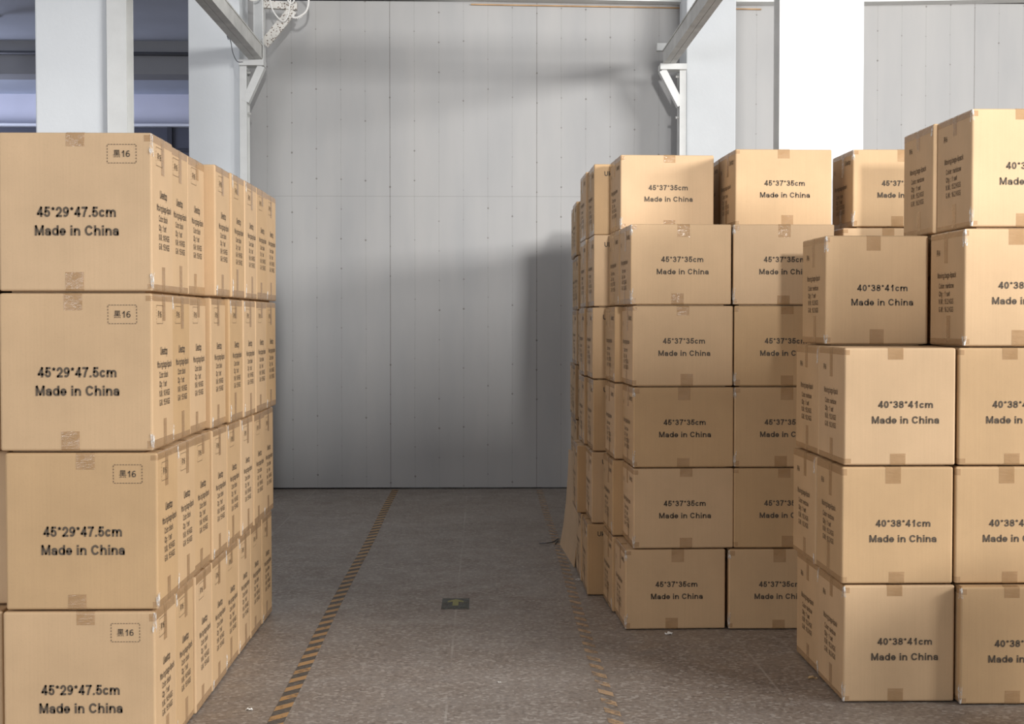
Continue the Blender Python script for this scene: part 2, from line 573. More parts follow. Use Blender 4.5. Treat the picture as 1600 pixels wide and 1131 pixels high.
BY = 10.98
steel_column('steel_post', (wx(377.5, BY), wx(388.5, BY)), BY - 0.02, -1.655, 3.305, 'white steel post with triangular bracket on the left end pillar')
steel_column('steel_post', (wx(1060, BY), wx(1070, BY)), BY - 0.02, 1.335, 3.285, 'white steel post with triangular bracket on the right end pillar')
steel_column('steel_post', (wx(172.5, P1Y), wx(203, P1Y)), P1Y - 0.02, 0, 0, 'pale steel post beside the wide pillar above the left cartons', False)
steel_column('steel_post', (wx(1214, P1Y), wx(1233, P1Y)), P1Y - 0.02, 0, 0, 'grey-white steel post beside the brightest pillar', False)


def runway(name, xi, xo, zb, h, y1, label):
    """two channels back to back, running down the aisle; xi is the aisle side"""
    t = thing(name, label, 'crane rail beam', ((xi + xo) / 2, y1, zb), 'crane rail beams over the aisle')
    hw = abs(xo - xi) / 2
    L = y1 - 3.0
    for s in (-1, 1):
        bm = bmesh.new()
        a, b = sorted((s * 0.0012, s * 0.012))
        box(bm, a, b, -L, 0, 0.010, h - 0.010)
        a, b = sorted((s * 0.0012, s * hw))
        box(bm, a, b, -L, 0, 0, 0.010)
        box(bm, a, b, -L, 0, h - 0.010, h)
        # welded side plate closing the channel
        a, b = sorted((s * (hw - 0.012), s * (hw - 0.006)))
        box(bm, a, b, -L, 0, 0.010, h - 0.010)
        obj('channel', bm, M_GREYSTEEL, t)
    return t


runway('crane_rail_beam', -1.665, -1.770, 3.306, 0.115, 11.02, 'grey steel crane rail beam overhead on the left of the aisle')
runway('crane_rail_beam', 1.362, 1.452, 3.286, 0.115, 11.02, 'grey steel crane rail beam overhead on the right of the aisle')

# cross beam framed between the two rails, above the picture
t = thing('cross_beam', 'steel cross beam between the two crane rails above the aisle', 'beam', (-0.15, 6.0, 3.29))
bm = bmesh.new()
box(bm, -1.50, 1.50, -0.05, 0.05, 0.0, 0.012)
box(bm, -1.50, 1.50, -0.05, 0.05, 0.128, 0.14)
box(bm, -1.50, 1.50, -0.008, 0.008, 0.012, 0.128)
obj('beam', bm, M_GREYSTEEL, t)
for xx in (-1.505, 1.503):
    bm = bmesh.new()
    box(bm, xx - 0.005, xx + 0.005, -0.08, 0.08, 0.012, 0.125)
    obj('end_plate', bm, M_GREYSTEEL, t)

# upright stub at the end of the left beam and slotted-angle arm that carries the cables
t = thing('cable_support', 'speckled slotted-angle cable arm on an upright above the left bracket', 'cable bracket', (-1.72, 11.0, 3.305))
bm = bmesh.new()
box(bm, -0.03, 0.06, 0.05, 0.06, 0, 0.55)
box(bm, 0.054, 0.06, -0.05, 0.05, 0, 0.55)
obj('upright', bm, M_STEEL, t)
bm = bmesh.new()
bar(bm, (0.06, 0.0, 0.425), (0.31, 0.0, 0.41), 0.055, 0.05)
obj('arm', bm, M_SLOT, t)
bm = bmesh.new()
bar(bm, (0.275, 0.0, 0.385), (0.06, 0.0, 0.125), 0.075, 0.02)
obj('brace', bm, M_SLOT, t)

bm = bmesh.new()
cx, cy, cz = -1.72, 10.93, 3.265
tube(bm, smooth_path([(cx - 0.09, cy, cz + 0.60), (cx - 0.06, cy, cz + 0.50), (cx + 0.02, cy, cz + 0.485), (cx + 0.08, cy, cz + 0.58)]), 0.006)
tube(bm, smooth_path([(cx + 0.10, cy, cz + 0.58), (cx + 0.13, cy, cz + 0.42), (cx + 0.20, cy, cz + 0.33), (cx + 0.245, cy, cz + 0.36), (cx + 0.27, cy, cz + 0.50), (cx + 0.28, cy, cz + 0.60)]), 0.006)
tube(bm, smooth_path([(cx + 0.25, cy, cz + 0.60), (cx + 0.25, cy, cz + 0.48), (cx + 0.29, cy, cz + 0.47), (cx + 0.31, cy, cz + 0.58)]), 0.006)
tube(bm, smooth_path([(cx + 0.33, cy, cz + 0.60), (cx + 0.40, cy, cz + 0.52), (cx + 0.39, cy, cz + 0.41), (cx + 0.33, cy, cz + 0.36), (cx + 0.285, cy, cz + 0.355), (cx + 0.29, cy, cz + 0.385)]), 0.008)
for q in range(9):
    a = math.pi + q * math.pi / 8
    tube(bm, [(cx + 0.32 + 0.025 * math.cos(a), cy, cz + 0.375 + 0.02 * math.sin(a)), (cx + 0.32 + 0.04 * math.cos(a), cy, cz + 0.375 + 0.035 * math.sin(a))], 0.004, 6)
o = obj('cable_bundle', bm, M_CABLE, smooth=True)
tag(o, 'loops of white cable hung over the speckled arm at top left', 'cable')
bm = bmesh.new()
tube(bm, smooth_path([(-1.79, 10.2, 3.31), (-1.80, 10.2, 3.34), (-1.775, 10.2, 3.30), (-1.76, 10.2, 3.22), (-1.73, 10.2, 3.16), (-1.69, 10.2, 3.155)]), 0.003, 6)
o = obj('loose_wire', bm, M_PIPE, smooth=True)
tag(o, 'thin loose wire dangling under the left crane rail beam', 'wire')
bm = bmesh.new()
box(bm, wx(1030, 11.2), wx(1041, 11.2) + 0.05, 11.10, 11.16, 3.47, 3.53, 0.004)
o = obj('junction_box', bm, M_STEEL)
tag(o, 'small white junction box behind the right crane rail beam', 'junction box')
o.location.y = WALL_Y - 11.16

# ------------------------------------------------------------------ floor markings
def floor_strip(name, x0, x1, y0, y1, z, mat, label, cat, group=None, wob=0.0):
    bm = bmesh.new()
    n = 40
    rows = []
    for i in range(n + 1):
        y = y0 + (y1 - y0) * i / n
        dx = wob * math.sin(y * 1.7 + x0)
        rows.append([bm.verts.new((xx + dx, y, zz)) for xx, zz in ((x0, 0.0002), (x0, z), (x1, z), (x1, 0.0002))])
    for a, b in zip(rows, rows[1:]):
        for j in range(3):
            bm.faces.new((a[j], b[j], b[j + 1], a[j + 1]))
    bmesh.ops.recalc_face_normals(bm, faces=bm.faces)
    return tag(obj(name, bm, mat), label, cat, group)


floor_strip('floor_marking_tape', -0.727, -0.673, 2.5, 11.40, 0.0010, M_HAZ_L, 'orange and black striped hazard tape along the left of the aisle floor', 'floor tape', 'hazard tapes edging the aisle', 0.004)
floor_strip('floor_marking_tape', 0.413, 0.463, 2.5, 11.40, 0.0010, M_HAZ_R, 'badly worn orange striped tape along the right of the aisle floor', 'floor tape', 'hazard tapes edging the aisle', 0.004)
t = thing('floor_arrow_sign', 'worn dark floor sign with yellow-green arrow in the middle of the aisle', 'floor sign', (-0.135, 6.80, 0))
bm = bmesh.new()
box(bm, -0.065, 0.065, -0.13, 0.13, 0.0003, 0.0012)
obj('decal', bm, M_DECAL, t)
bm = bmesh.new()
pts = [(-0.014, -0.05), (0.014, -0.05), (0.014, 0.045), (0.038, 0.030), (0.038, 0.058), (0.0, 0.105), (-0.038, 0.058), (-0.038, 0.030), (-0.014, 0.045)]
a = [bm.verts.new((x, y, 0.0018)) for x, y in pts]
b = [bm.verts.new((x, y, 0.0012)) for x, y in pts]
bm.faces.new(a)
for i in range(len(pts)):
    j = (i + 1) % len(pts)
    bm.faces.new((a[i], b[i], b[j], a[j]))
bmesh.ops.recalc_face_normals(bm, faces=bm.faces)
obj('arrow', bm, M_ARROW, t)


# ------------------------------------------------------------------ cartons
def arc(cx, cy, rx, ry, a0, a1):
    n = max(4, int(abs(a1 - a0) / 22))
    return [(cx + rx * math.cos(R(a0 + (a1 - a0) * i / n)), cy + ry * math.sin(R(a0 + (a1 - a0) * i / n))) for i in range(n + 1)]


# grotesque lettering drawn as strokes: glyph -> (width, bottom, top, advance, strokes), cap height = 1,
# stroke points run 0..1 inside the glyph box
X = 0.73
GL = {
    ' ': (0.0, 0, 1, 0.40, []),
    '0': (0.66, 0, 1, 0.78, [arc(.5, .5, .5, .5, 0, 360)]),
    '1': (0.40, 0, 1, 0.78, [[(0.0, .70), (.85, .97)], [(.85, 0), (.85, 1)]]),
    '2': (0.66, 0, 1, 0.78, [arc(.5, .68, .5, .32, 165, -35) + [(0.02, 0)], [(0.02, 0), (1, 0)]]),
    '3': (0.66, 0, 1, 0.78, [arc(.46, .76, .44, .24, 155, -80), arc(.48, .27, .52, .27, 80, -155)]),
    '4': (0.70, 0, 1, 0.78, [[(.74, 0), (.74, 1)], [(.70, 1), (0, .26)], [(0, .24), (1, .24)]]),
    '5': (0.66, 0, 1, 0.78, [[(.92, 1), (.22, 1)], [(.20, 1), (.08, .48)], arc(.48, .31, .52, .31, 135, -155)]),
    '6': (0.66, 0, 1, 0.78, [arc(.5, .30, .5, .30, 0, 360), arc(.62, .42, .62, .58, 70, 180)]),
    '7': (0.66, 0, 1, 0.78, [[(0, 1), (1, 1)], [(1, 1), (.55, .5), (.32, 0)]]),
    '8': (0.66, 0, 1, 0.78, [arc(.5, .77, .43, .23, 0, 360), arc(.5, .27, .5, .27, 0, 360)]),
    '9': (0.66, 0, 1, 0.78, [arc(.5, .70, .5, .30, 0, 360), arc(.38, .58, .62, .58, 0, -110)]),
    '*': (0.42, 0.62, 1.02, 0.54, [[(.5, .42), (.5 + .42 * math.cos(R(90 + 72 * i)), .42 + .42 * math.sin(R(90 + 72 * i)))] for i in range(5)]),
    '.': (0.20, 0, 0.20, 0.39, [[(.45, .5), (.55, .5)]]),
    ':': (0.20, 0, X, 0.42, [[(.5, .04), (.5, .06)], [(.5, .94), (.5, .96)]]),
    '-': (0.36, 0.30, 0.46, 0.46, [[(0, .5), (1, .5)]]),
    'a': (0.68, 0, X, 0.77, [arc(.48, .68, .46, .32, 160, 0) + [(.94, 0)], arc(.46, .27, .46, .27, 0, 360)]),
    'b': (0.72, 0, 1, 0.85, [[(0, 0), (0, 1)], arc(.5, .35, .5, .35, 0, 360)]),
    'c': (0.66, 0, X, 0.77, [arc(.5, .5, .5, .5, 50, 310)]),
    'd': (0.72, 0, 1, 0.85, [[(1, 0), (1, 1)], arc(.5, .35, .5, .35, 0, 360)]),
    'e': (0.68, 0, X, 0.77, [[(.05, .5), (.95, .5)], arc(.5, .5, .5, .5, 0, 318)]),
    'g': (0.72, -0.28, X, 0.85, [[(1, .3), (1, 1)], arc(.5, .66, .5, .34, 0, 360), arc(.5, .28, .5, .28, 0, -155)]),
    'h': (0.70, 0, 1, 0.85, [[(0, 0), (0, 1)], arc(.5, .42, .5, .26, 180, 0) + [(1, 0)]]),
    'i': (0.20, 0, 1, 0.39, [[(.5, 0), (.5, .66)], [(.5, .98), (.5, 1)]]),
    'k': (0.68, 0, 1, 0.77, [[(0, 0), (0, 1)], [(.95, .70), (.05, .25)], [(.38, .42), (.98, 0)]]),
    'l': (0.20, 0, 1, 0.39, [[(.5, 0), (.5, 1)]]),
    'm': (1.10, 0, X, 1.24, [[(0, 0), (0, 1)], arc(.25, .62, .25, .38, 180, 0) + [(.5, 0)], arc(.75, .62, .25, .38, 180, 0) + [(1, 0)]]),
    'n': (0.70, 0, X, 0.85, [[(0, 0), (0, 1)], arc(.5, .58, .5, .42, 180, 0) + [(1, 0)]]),
    'o': (0.74, 0, X, 0.85, [arc(.5, .5, .5, .5, 0, 360)]),
    'p': (0.72, -0.28, X, 0.85, [[(0, 0), (0, 1)], arc(.5, .64, .5, .36, 0, 360)]),
    'r': (0.42, 0, X, 0.54, [[(0, 0), (0, 1)], arc(.95, .42, .95, .56, 180, 95)]),
    's': (0.64, 0, X, 0.77, [arc(.5, .76, .46, .24, 30, 255), arc(.5, .25, .5, .25, 75, -150)]),
    't': (0.42, 0, 0.95, 0.46, [arc(.95, .18, .5, .18, 260, 180) + [(.45, 1)], [(0, .74), (1, .74)]]),
    'v': (0.70, 0, X, 0.77, [[(.02, 1), (.5, 0)], [(.98, 1), (.5, 0)]]),
    'w': (1.02, 0, X, 1.08, [[(.02, 1), (.27, 0)], [(.27, 0), (.5, 1)], [(.5, 1), (.73, 0)], [(.73, 0), (.98, 1)]]),
    'y': (0.70, -0.28, X, 0.77, [[(.02, 1), (.52, .3)], [(.98, 1), (.50, .2), (.30, 0), (.1, 0)]]),
    'C': (0.90, 0, 1, 1.01, [arc(.5, .5, .5, .5, 42, 318)]),
    'G': (0.93, 0, 1, 1.09, [arc(.5, .5, .5, .5, 45, 330), [(.60, .45), (1, .45)], [(1, .45), (1, .1)]]),
    'K': (0.88, 0, 1, 1.01, [[(0, 0), (0, 1)], [(.92, 1), (.05, .35)], [(.38, .58), (.98, 0)]]),
    'M': (0.98, 0, 1, 1.16, [[(0, 0), (0, 1)], [(.03, 1), (.5, .05)], [(.97, 1), (.5, .05)], [(1, 0), (1, 1)]]),
    'N': (0.84, 0, 1, 1.01, [[(0, 0), (0, 1)], [(.03, 1), (.97, 0)], [(1, 0), (1, 1)]]),
    'Q': (0.96, -0.05, 1, 1.09, [arc(.5, .53, .5, .47, 0, 360), [(.62, .28), (.98, 0)]]),
    'S': (0.82, 0, 1, 0.93, [arc(.5, .75, .46, .25, 25, 255), arc(.5, .26, .5, .26, 75, -155)]),
    'U': (0.84, 0, 1, 1.01, [[(0, 1)] + arc(.5, .40, .5, .40, 180, 360) + [(1, 1)]]),
    'W': (1.26, 0, 1, 1.32, [[(.02, 1), (.25, 0)], [(.25, 0), (.5, 1)], [(.5, 1), (.75, 0)], [(.75, 0), (.98, 1)]]),
    '\u9ed1': (1.12, -0.06, 1.06, 1.26, [[(.16, 1), (.84, 1)], [(.84, 1), (.84, .60)], [(.84, .60), (.16, .60)], [(.16, .60), (.16, 1)], [(.5, 1), (.5, .30)],
                                     [(.30, .90), (.36, .74)], [(.70, .90), (.64, .74)], [(.10, .45), (.90, .45)], [(0, .30), (1, .30)],
                                     [(.08, 0), (.14, .12)], [(.36, .02), (.34, .12)], [(.62, .02), (.66, .12)], [(.94, 0), (.88, .12)]]),
}
_tc = {}


def text_mesh(body, weight=0.19):
    """verts and faces of a line of lettering: cap height 1, origin at the left end of the baseline"""
    key = (body, weight)
    if key in _tc:
        return _tc[key]
    vs, fs = [], []
    pen = 0.0
    for ch in body:
        gw, y0, y1, adv, strokes = GL[ch]
        wt = weight * (0.62 if ch in '*\u9ed1' else 1.0)
        x0 = pen + (adv - gw) / 2
        hx, hy = max(gw - wt, 0.001), max(y1 - y0 - wt, 0.001)
        for st in strokes:
            p = [Vector((x0 + wt / 2 + a_ * hx, y0 + wt / 2 + b_ * hy)) for a_, b_ in st]
            closed = (p[0] - p[-1]).length < 1e-4 and len(p) > 3
            if closed:
                p = p[:-1]
            else:                                        # square stroke ends
                p[0] = p[0] - (p[1] - p[0]).normalized() * wt * 0.46
                p[-1] = p[-1] + (p[-1] - p[-2]).normalized() * wt * 0.46
            m = len(p)
            base = len(vs)
            for i in range(m):
                if closed:
                    d0, d1 = (p[i] - p[i - 1]).normalized(), (p[(i + 1) % m] - p[i]).normalized()
                else:
                    d0 = (p[i] - p[i - 1]).normalized() if i else (p[1] - p[0]).normalized()
                    d1 = (p[i + 1] - p[i]).normalized() if i < m - 1 else d0
                t = (d0 + d1).normalized()
                nn = Vector((-t.y, t.x)) * (wt / 2) / max(0.5, t.dot(d0))
                vs.append(tuple(p[i] + nn))
                vs.append(tuple(p[i] - nn))
            for i in range(m if closed else m - 1):
                j = (i + 1) % m
                fs.append((base + 2 * i, base + 2 * i + 1, base + 2 * j + 1, base + 2 * j))
        pen += adv
    xm = min(v_[0] for v_ in vs)
    vs = [(v_[0] - xm, v_[1]) for v_ in vs]
    _tc[key] = (vs, fs, max(v_[0] for v_ in vs))
    return _tc[key]


CAP = 1.0


class Face:
    """a printable carton face: (u, v) metres from its lower left corner as seen from outside"""

    def __init__(self, side, w, d, h):
        self.off = 0.0012
        if side == 'front':
            self.o, self.u, self.n, self.w = Vector((-w / 2, -d / 2, 0)), Vector((1, 0, 0)), Vector((0, -1, 0)), w
        elif side == 'back':
            self.o, self.u, self.n, self.w = Vector((w / 2, d / 2, 0)), Vector((-1, 0, 0)), Vector((0, 1, 0)), w
        elif side == 'right':
            self.o, self.u, self.n, self.w = Vector((w / 2, -d / 2, 0)), Vector((0, 1, 0)), Vector((1, 0, 0)), d
        else:
            self.o, self.u, self.n, self.w = Vector((-w / 2, d / 2, 0)), Vector((0, -1, 0)), Vector((-1, 0, 0)), d

    def p(self, u, v, off=None):
        return self.o + self.u * u + Vector((0, 0, v)) + self.n * (self.off if off is None else off)


def put_text(bm, face, body, u, v, width, cap, center=True, weight=0.20):
    vs, fs, tw = text_mesh(body, weight)
    sx = (width / tw) if width else cap / CAP
    sz = cap / CAP
    u0 = u - tw * sx / 2 if center else u
    nv = [bm.verts.new(face.p(u0 + x * sx, v - cap / 2 + z * sz)) for x, z in vs]
    for f in fs:
        try:
            bm.faces.new([nv[i] for i in f])
        except ValueError:
            pass


def put_rect(bm, face, u0, u1, v0, v1):
    bm.faces.new([bm.verts.new(face.p(*q)) for q in ((u0, v0), (u1, v0), (u1, v1), (u0, v1))])


def dashed_frame(bm, face, u, v, w, h, dash=0.0052, t=0.0018):
    for s in (-1, 1):
        n = round(w / (dash * 1.7))
        for i in range(n):
            c = u - w / 2 + (i + 0.5) * w / n
            put_rect(bm, face, c - dash / 2, c + dash / 2, v + s * h / 2 - t / 2, v + s * h / 2 + t / 2)
        n = round(h / (dash * 1.7))
        for i in range(n):
            c = v - h / 2 + (i + 0.5) * h / n
            put_rect(bm, face, u + s * w / 2 - t / 2, u + s * w / 2 + t / 2, c - dash / 2, c + dash / 2)


def edge_wrap(bm, side, level, w, d, h, r, a0, a1, L, T=0.03, off=0.0007):
    """tape strip folded over a top or bottom edge; a0..a1 along the edge"""
    fc = Face(side, w, d, h)
    prof = [(0.0, L)]
    prof += [(0.0, r)]
    for q in (30, 60, 90) if level == 'top' else (30, 60):
        prof.append((r * (1 - math.cos(R(q))), r * (1 - math.sin(R(q)))))
    if level == 'top':
        prof.append((T, 0.0))
    rows = []
    for inn, dn in prof:
        row = []
        for a in (a0, a1):
            # outward direction grows the strip off the surface
            nz = 1 if dn < r * 0.5 else 0
            zz = h - dn if level == 'top' else dn + LIFT
            p = fc.p(a, zz, off - inn)
            if nz:
                p.z += off if level == 'top' else -off
            row.append(bm.verts.new(p))
        rows.append(row)
    for p0, p1 in zip(rows, rows[1:]):
        bm.faces.new((p0[0], p0[1], p1[1], p1[0]))


def patch(bm, fc, u0, u1, v0, v1, off):
    bm.faces.new([bm.verts.new(fc.p(q[0], q[1], off)) for q in ((u0, v0), (u1, v0), (u1, v1), (u0, v1))])


LIFT = 0.0045


def carton_body(w, d, h, r):
    bm = bmesh.new()
    box(bm, -w / 2, w / 2, -d / 2, d / 2, LIFT, h, r, 3)
    # taped bottom flaps swell a little below the edges and carry the carton
    box(bm, -w / 2 + 0.028, w / 2 - 0.028, -d / 2 + 0.028, d / 2 - 0.028, 0, LIFT + 0.004)
    # seam between the two top flaps and between the two bottom flaps
    for z0, z1 in ((h - 0.0002, h + 0.0004),):
        box(bm, -w / 2 + 0.01, w / 2 - 0.01, 0.004, d / 2 - 0.01, z0, z1)
        box(bm, -w / 2 + 0.01, w / 2 - 0.01, -d / 2 + 0.01, -0.004, z0, z1)
    return bm


def strip_part(root, w, d, h, r, side, level, c, L, half=0.027):
    bm = bmesh.new()
    edge_wrap(bm, side, level, w, d, h, r, c - half, c + half, L, off=0.0009)
    bmesh.ops.recalc_face_normals(bm, faces=bm.faces)
    obj('packing_tape', bm, M_TAPE, root)


def edge_tape(root, w, d, h, r, side, level, rnd, lead):
    """tape along a top or bottom edge of the aisle side, its end turned round the front corner"""
    bm = bmesh.new()
    L = rnd.uniform(0.020, 0.030)
    off = 0.0005
    s = 1 if side == 'right' else -1
    fold = rnd.uniform(0.014, 0.026) if lead else 0.0
    xs = s * w / 2
    path = [(xs + s * off, d / 2 - r), (xs + s * off, -d / 2 + r)]
    if fold:
        for q in (30, 60):
            path.append((xs - s * r + s * (r + off) * math.cos(R(q)), -d / 2 + r - (r + off) * math.sin(R(q))))
        path.append((xs - s * r, -d / 2 - off))
        path.append((xs - s * fold, -d / 2 - off))
    va, vb = (h - L, h - r) if level == 'top' else (L + LIFT, r + LIFT)
    lo = [bm.verts.new((x, y, va)) for x, y in path]
    hi = [bm.verts.new((x, y, vb)) for x, y in path]
    for i in range(len(path) - 1):
        bm.faces.new((lo[i], lo[i + 1], hi[i + 1], hi[i]))
    # over the edge
    prev = hi[:2]
    for q in (30, 60, 90) if level == 'top' else (30, 60):
        x = xs - s * r + s * (r + off) * math.cos(R(q))
        dz = (r + off) * math.sin(R(q))
        z = h - r + dz if level == 'top' else LIFT + r - dz
        cur = [bm.verts.new((x, yy, z)) for yy in (d / 2 - r, -d / 2 + r)]
        bm.faces.new((prev[0], prev[1], cur[1], cur[0]))
        prev = cur
    bmesh.ops.recalc_face_normals(bm, faces=bm.faces)
    obj('edge_tape', bm, M_TAPE, root)


def crinkle(root, w, d, h, rnd, s, top, lead):
    """crumpled clear film at one corner of the aisle side"""
    bm = bmesh.new()
    z0 = h - 0.003 if top else 0.007
    dz = -1 if top else 1
    n, m = 9, 5
    W, H = rnd.uniform(0.016, 0.026), rnd.uniform(0.035, 0.065)
    g = []
    for i in range(n):
        row = []
        q_i = i / (n - 1)
        ridge = 0.0015 if i % 2 else 0.0005
        for j in range(m):
            q = j / (m - 1)
            u = (q_i - 0.6) * W * (0.5 + 0.6 * q) if lead else -(0.15 + 0.85 * q_i) * W * (0.6 + 0.5 * q)
            z = z0 + dz * q * H * (0.8 + 0.35 * rnd.random() * q)
            bump = ridge * (0.4 + q)
            if u < 0:
                row.append(bm.verts.new((s * (w / 2 + 0.0010 + bump), -d / 2 + 0.004 - u, z)))
            else:
                row.append(bm.verts.new((s * (w / 2 - u), -d / 2 - 0.0010 - bump, z)))
        g.append(row)
    for i in range(n - 1):
        for j in range(m - 1):
            bm.faces.new((g[i][j], g[i + 1][j], g[i + 1][j + 1], g[i][j + 1]))
    bmesh.ops.recalc_face_normals(bm, faces=bm.faces)
    obj('loose_film', bm, M_FILM, root)


GROUPS = {'tall': 'upright cartons in the stack left of the aisle',
          'mid': 'wide cartons in the stack along the right of the aisle',
          'cube': 'cube cartons in the near right stack'}
DIMS = {'tall': (0.452, 0.286, 0.4735), 'mid': (0.437, 0.366, 0.3500), 'cube': (0.392, 0.380, 0.4145)}
RADIUS = {'tall': 0.007, 'mid': 0.006, 'cube': 0.007}
PROTO = {}


def printed(root, name, lines, face, mat, frame=None):
    bm = bmesh.new()
    for ln in lines:
        put_text(bm, face, *ln[0], **ln[1])
    if frame:
        dashed_frame(bm, face, *frame)
    bmesh.ops.recalc_face_normals(bm, faces=bm.faces)
    obj(name, bm, mat, root)


def build_carton(kind, lead, brand, seed):
    """one carton of a kind: printed board body, lettering and tape as its parts; lead = its front shows"""
    rnd = random.Random(seed)
    w, d, h = DIMS[kind]
    r = RADIUS[kind]
    root = obj('cardboard_carton', carton_body(w, d, h, r), M_CARD)
    B, S, T = dict(weight=0.205), dict(weight=0.15), dict(weight=0.15, center=False)
    fc = Face('front', w, d, h)
    if brand:
        printed(root, 'name_print', [(('Ukeetop', 0.050, h - 0.047, 0.115, 0.024), dict(weight=0.2, center=False))], fc, M_INK)
    elif lead and kind == 'tall':
        printed(root, 'size_print', [(('45*29*47.5cm', w / 2 + 0.003, 0.239, 0.233, 0.031), B)], fc, M_INK)
        printed(root, 'origin_print', [(('Made in China', w / 2 + 0.004, 0.184, 0.247, 0.031), B)], fc, M_INK)
        printed(root, 'batch_print', [(('\u9ed116', w - 0.088, 0.411, 0.049, 0.0195), S)], fc, M_INK, (w - 0.088, 0.411, 0.085, 0.055))
    elif lead and kind == 'cube':
        printed(root, 'size_print', [(('40*38*41cm', w / 2 + 0.020, 0.217, 0.193, 0.025), B)], fc, M_INK)
        printed(root, 'origin_print', [(('Made in China', w / 2 + 0.020, 0.163, 0.236, 0.026), B)], fc, M_INK)
    elif lead:
        printed(root, 'size_print', [(('45*37*35cm', w / 2 + 0.004, 0.199, 0.184, 0.0245), B)], fc, M_INK)
        printed(root, 'origin_print', [(('Made in China', w / 2 + 0.006, 0.146, 0.226, 0.0245), B)], fc, M_INK)
    side = 'right' if kind == 'tall' else 'left'
    fc = Face(side, w, d, h)
    if kind == 'tall':
        lines = [(('Ukeetop', d * 0.53, 0.300, 0.096, 0.025), S), (('Moving bags-6pack', d * 0.56, 0.259, 0.195, 0.021), S)]
        lines += [((t_, d * 0.31, z, ww, 0.0195), T) for t_, z, ww in (('Color: black', 0.227, 0.118), ('Qty : 1 set', 0.199, 0.098), ('N.W.: 14.9 KGS', 0.170, 0.140), ('G.W.: 15.9 KGS', 0.142, 0.140))]
        printed(root, 'detail_print', lines, fc, M_INK)
        printed(root, 'batch_print', [(('\u9ed116', d * 0.34, 0.411, 0.049, 0.0195), S)], fc, M_INK_FADED, (d * 0.34, 0.411, 0.085, 0.055))
    elif kind == 'mid':
        printed(root, 'name_print', [(('Ukeetop', d * 0.76, 0.300, 0.095, 0.024), S)], fc, M_INK_FADED)
        printed(root, 'batch_print', [(('\u9ed1', d * 0.13, 0.272, 0.018, 0.018), S)], fc, M_INK_FADED)
        lines = [(('Moving bags-6pack', d * 0.43, 0.194, 0.215, 0.020), S)]
        lines += [((t_, d * 0.21, z, ww, 0.0185), T) for t_, z, ww in (('Color: rose', 0.157, 0.120), ('Qty : 1 set', 0.131, 0.105), ('N.W.: 12.3 KGS', 0.106, 0.150), ('G.W.: 13.3 KGS', 0.080, 0.150))]
        printed(root, 'detail_print', lines, fc, M_INK_FADED)
    else:
        printed(root, 'batch_print', [(('\u9ed16', d * 0.25, 0.341, 0.042, 0.0195), S)], fc, M_INK_FADED)
        lines = [(('Moving bags-6pack', d * 0.50, 0.258, 0.205, 0.021), S)]
        lines += [((t_, d * 0.275, z, ww, 0.0195), T) for t_, z, ww in (('Color: rainbow', 0.220, 0.165), ('Qty : 1 set', 0.191, 0.122), ('N.W.: 15.2 KGS', 0.163, 0.162), ('G.W.: 16.2 KGS', 0.134, 0.162))]
        printed(root, 'detail_print', lines, fc, M_INK_FADED)
    for level in ('top', 'bottom'):
        if lead:
            strip_part(root, w, d, h, r, 'front', level, w / 2 + rnd.uniform(-0.02, 0.02), rnd.uniform(0.035, 0.06))
        strip_part(root, w, d, h, r, side, level, d / 2 + rnd.uniform(-0.025, 0.025), rnd.uniform(0.07, 0.12), 0.021)
        edge_tape(root, w, d, h, r, side, level, rnd, lead)
    s = 1 if side == 'right' else -1
    for top in (0, 1):
        if rnd.random() < 0.6:
            crinkle(root, w, d, h, rnd, s, top, lead)
    return root


def copy_tree(root):
    r = root.copy()
    COL.objects.link(r)
    for ch in list(root.children):
        c = ch.copy()
        COL.objects.link(c)
        c.parent = r
    return r


N_VAR = 4
_count = {}


def carton(kind, xl, y, z, label, yaw=0.0, brand=False, lead=True):
    """xl: world x of the carton's left front edge, y: its front face, z: its underside"""
    key = kind + ('_lead' if lead else '') + ('_brand' if brand else '')
    n = _count.get(key, 0)
    _count[key] = n + 1
    vi = n % N_VAR
    if (key, vi) not in PROTO:
        o = build_carton(kind, lead, brand, hash_seed(key, vi))
        PROTO[(key, vi)] = o
    else:
        o = copy_tree(PROTO[(key, vi)])
    w, d, h = DIMS[kind]
    a = R(yaw)
    # centre from the left front corner
    cx = xl + math.cos(a) * w / 2 - math.sin(a) * d / 2
    cy = y + math.sin(a) * w / 2 + math.cos(a) * d / 2
    o.location = (cx, cy, z)
    o.rotation_euler = (0, 0, a)
    return tag(o, label, 'cardboard box', GROUPS[kind])


def hash_seed(key, vi):
    return sum(ord(c) * (i + 3) for i, c in enumerate(key)) * 17 + vi * 101


ORD = ['', 'first', 'second', 'third', 'fourth', 'fifth', 'sixth', 'seventh', 'eighth', 'ninth', 'tenth']
LAYER4 = {1: 'bottom layer', 2: 'second layer up', 3: 'third layer up', 4: 'top layer'}
LAYER6 = {1: 'bottom layer', 2: 'second layer up', 3: 'third layer up', 4: 'fourth layer up', 5: 'fifth layer up', 6: 'top layer'}

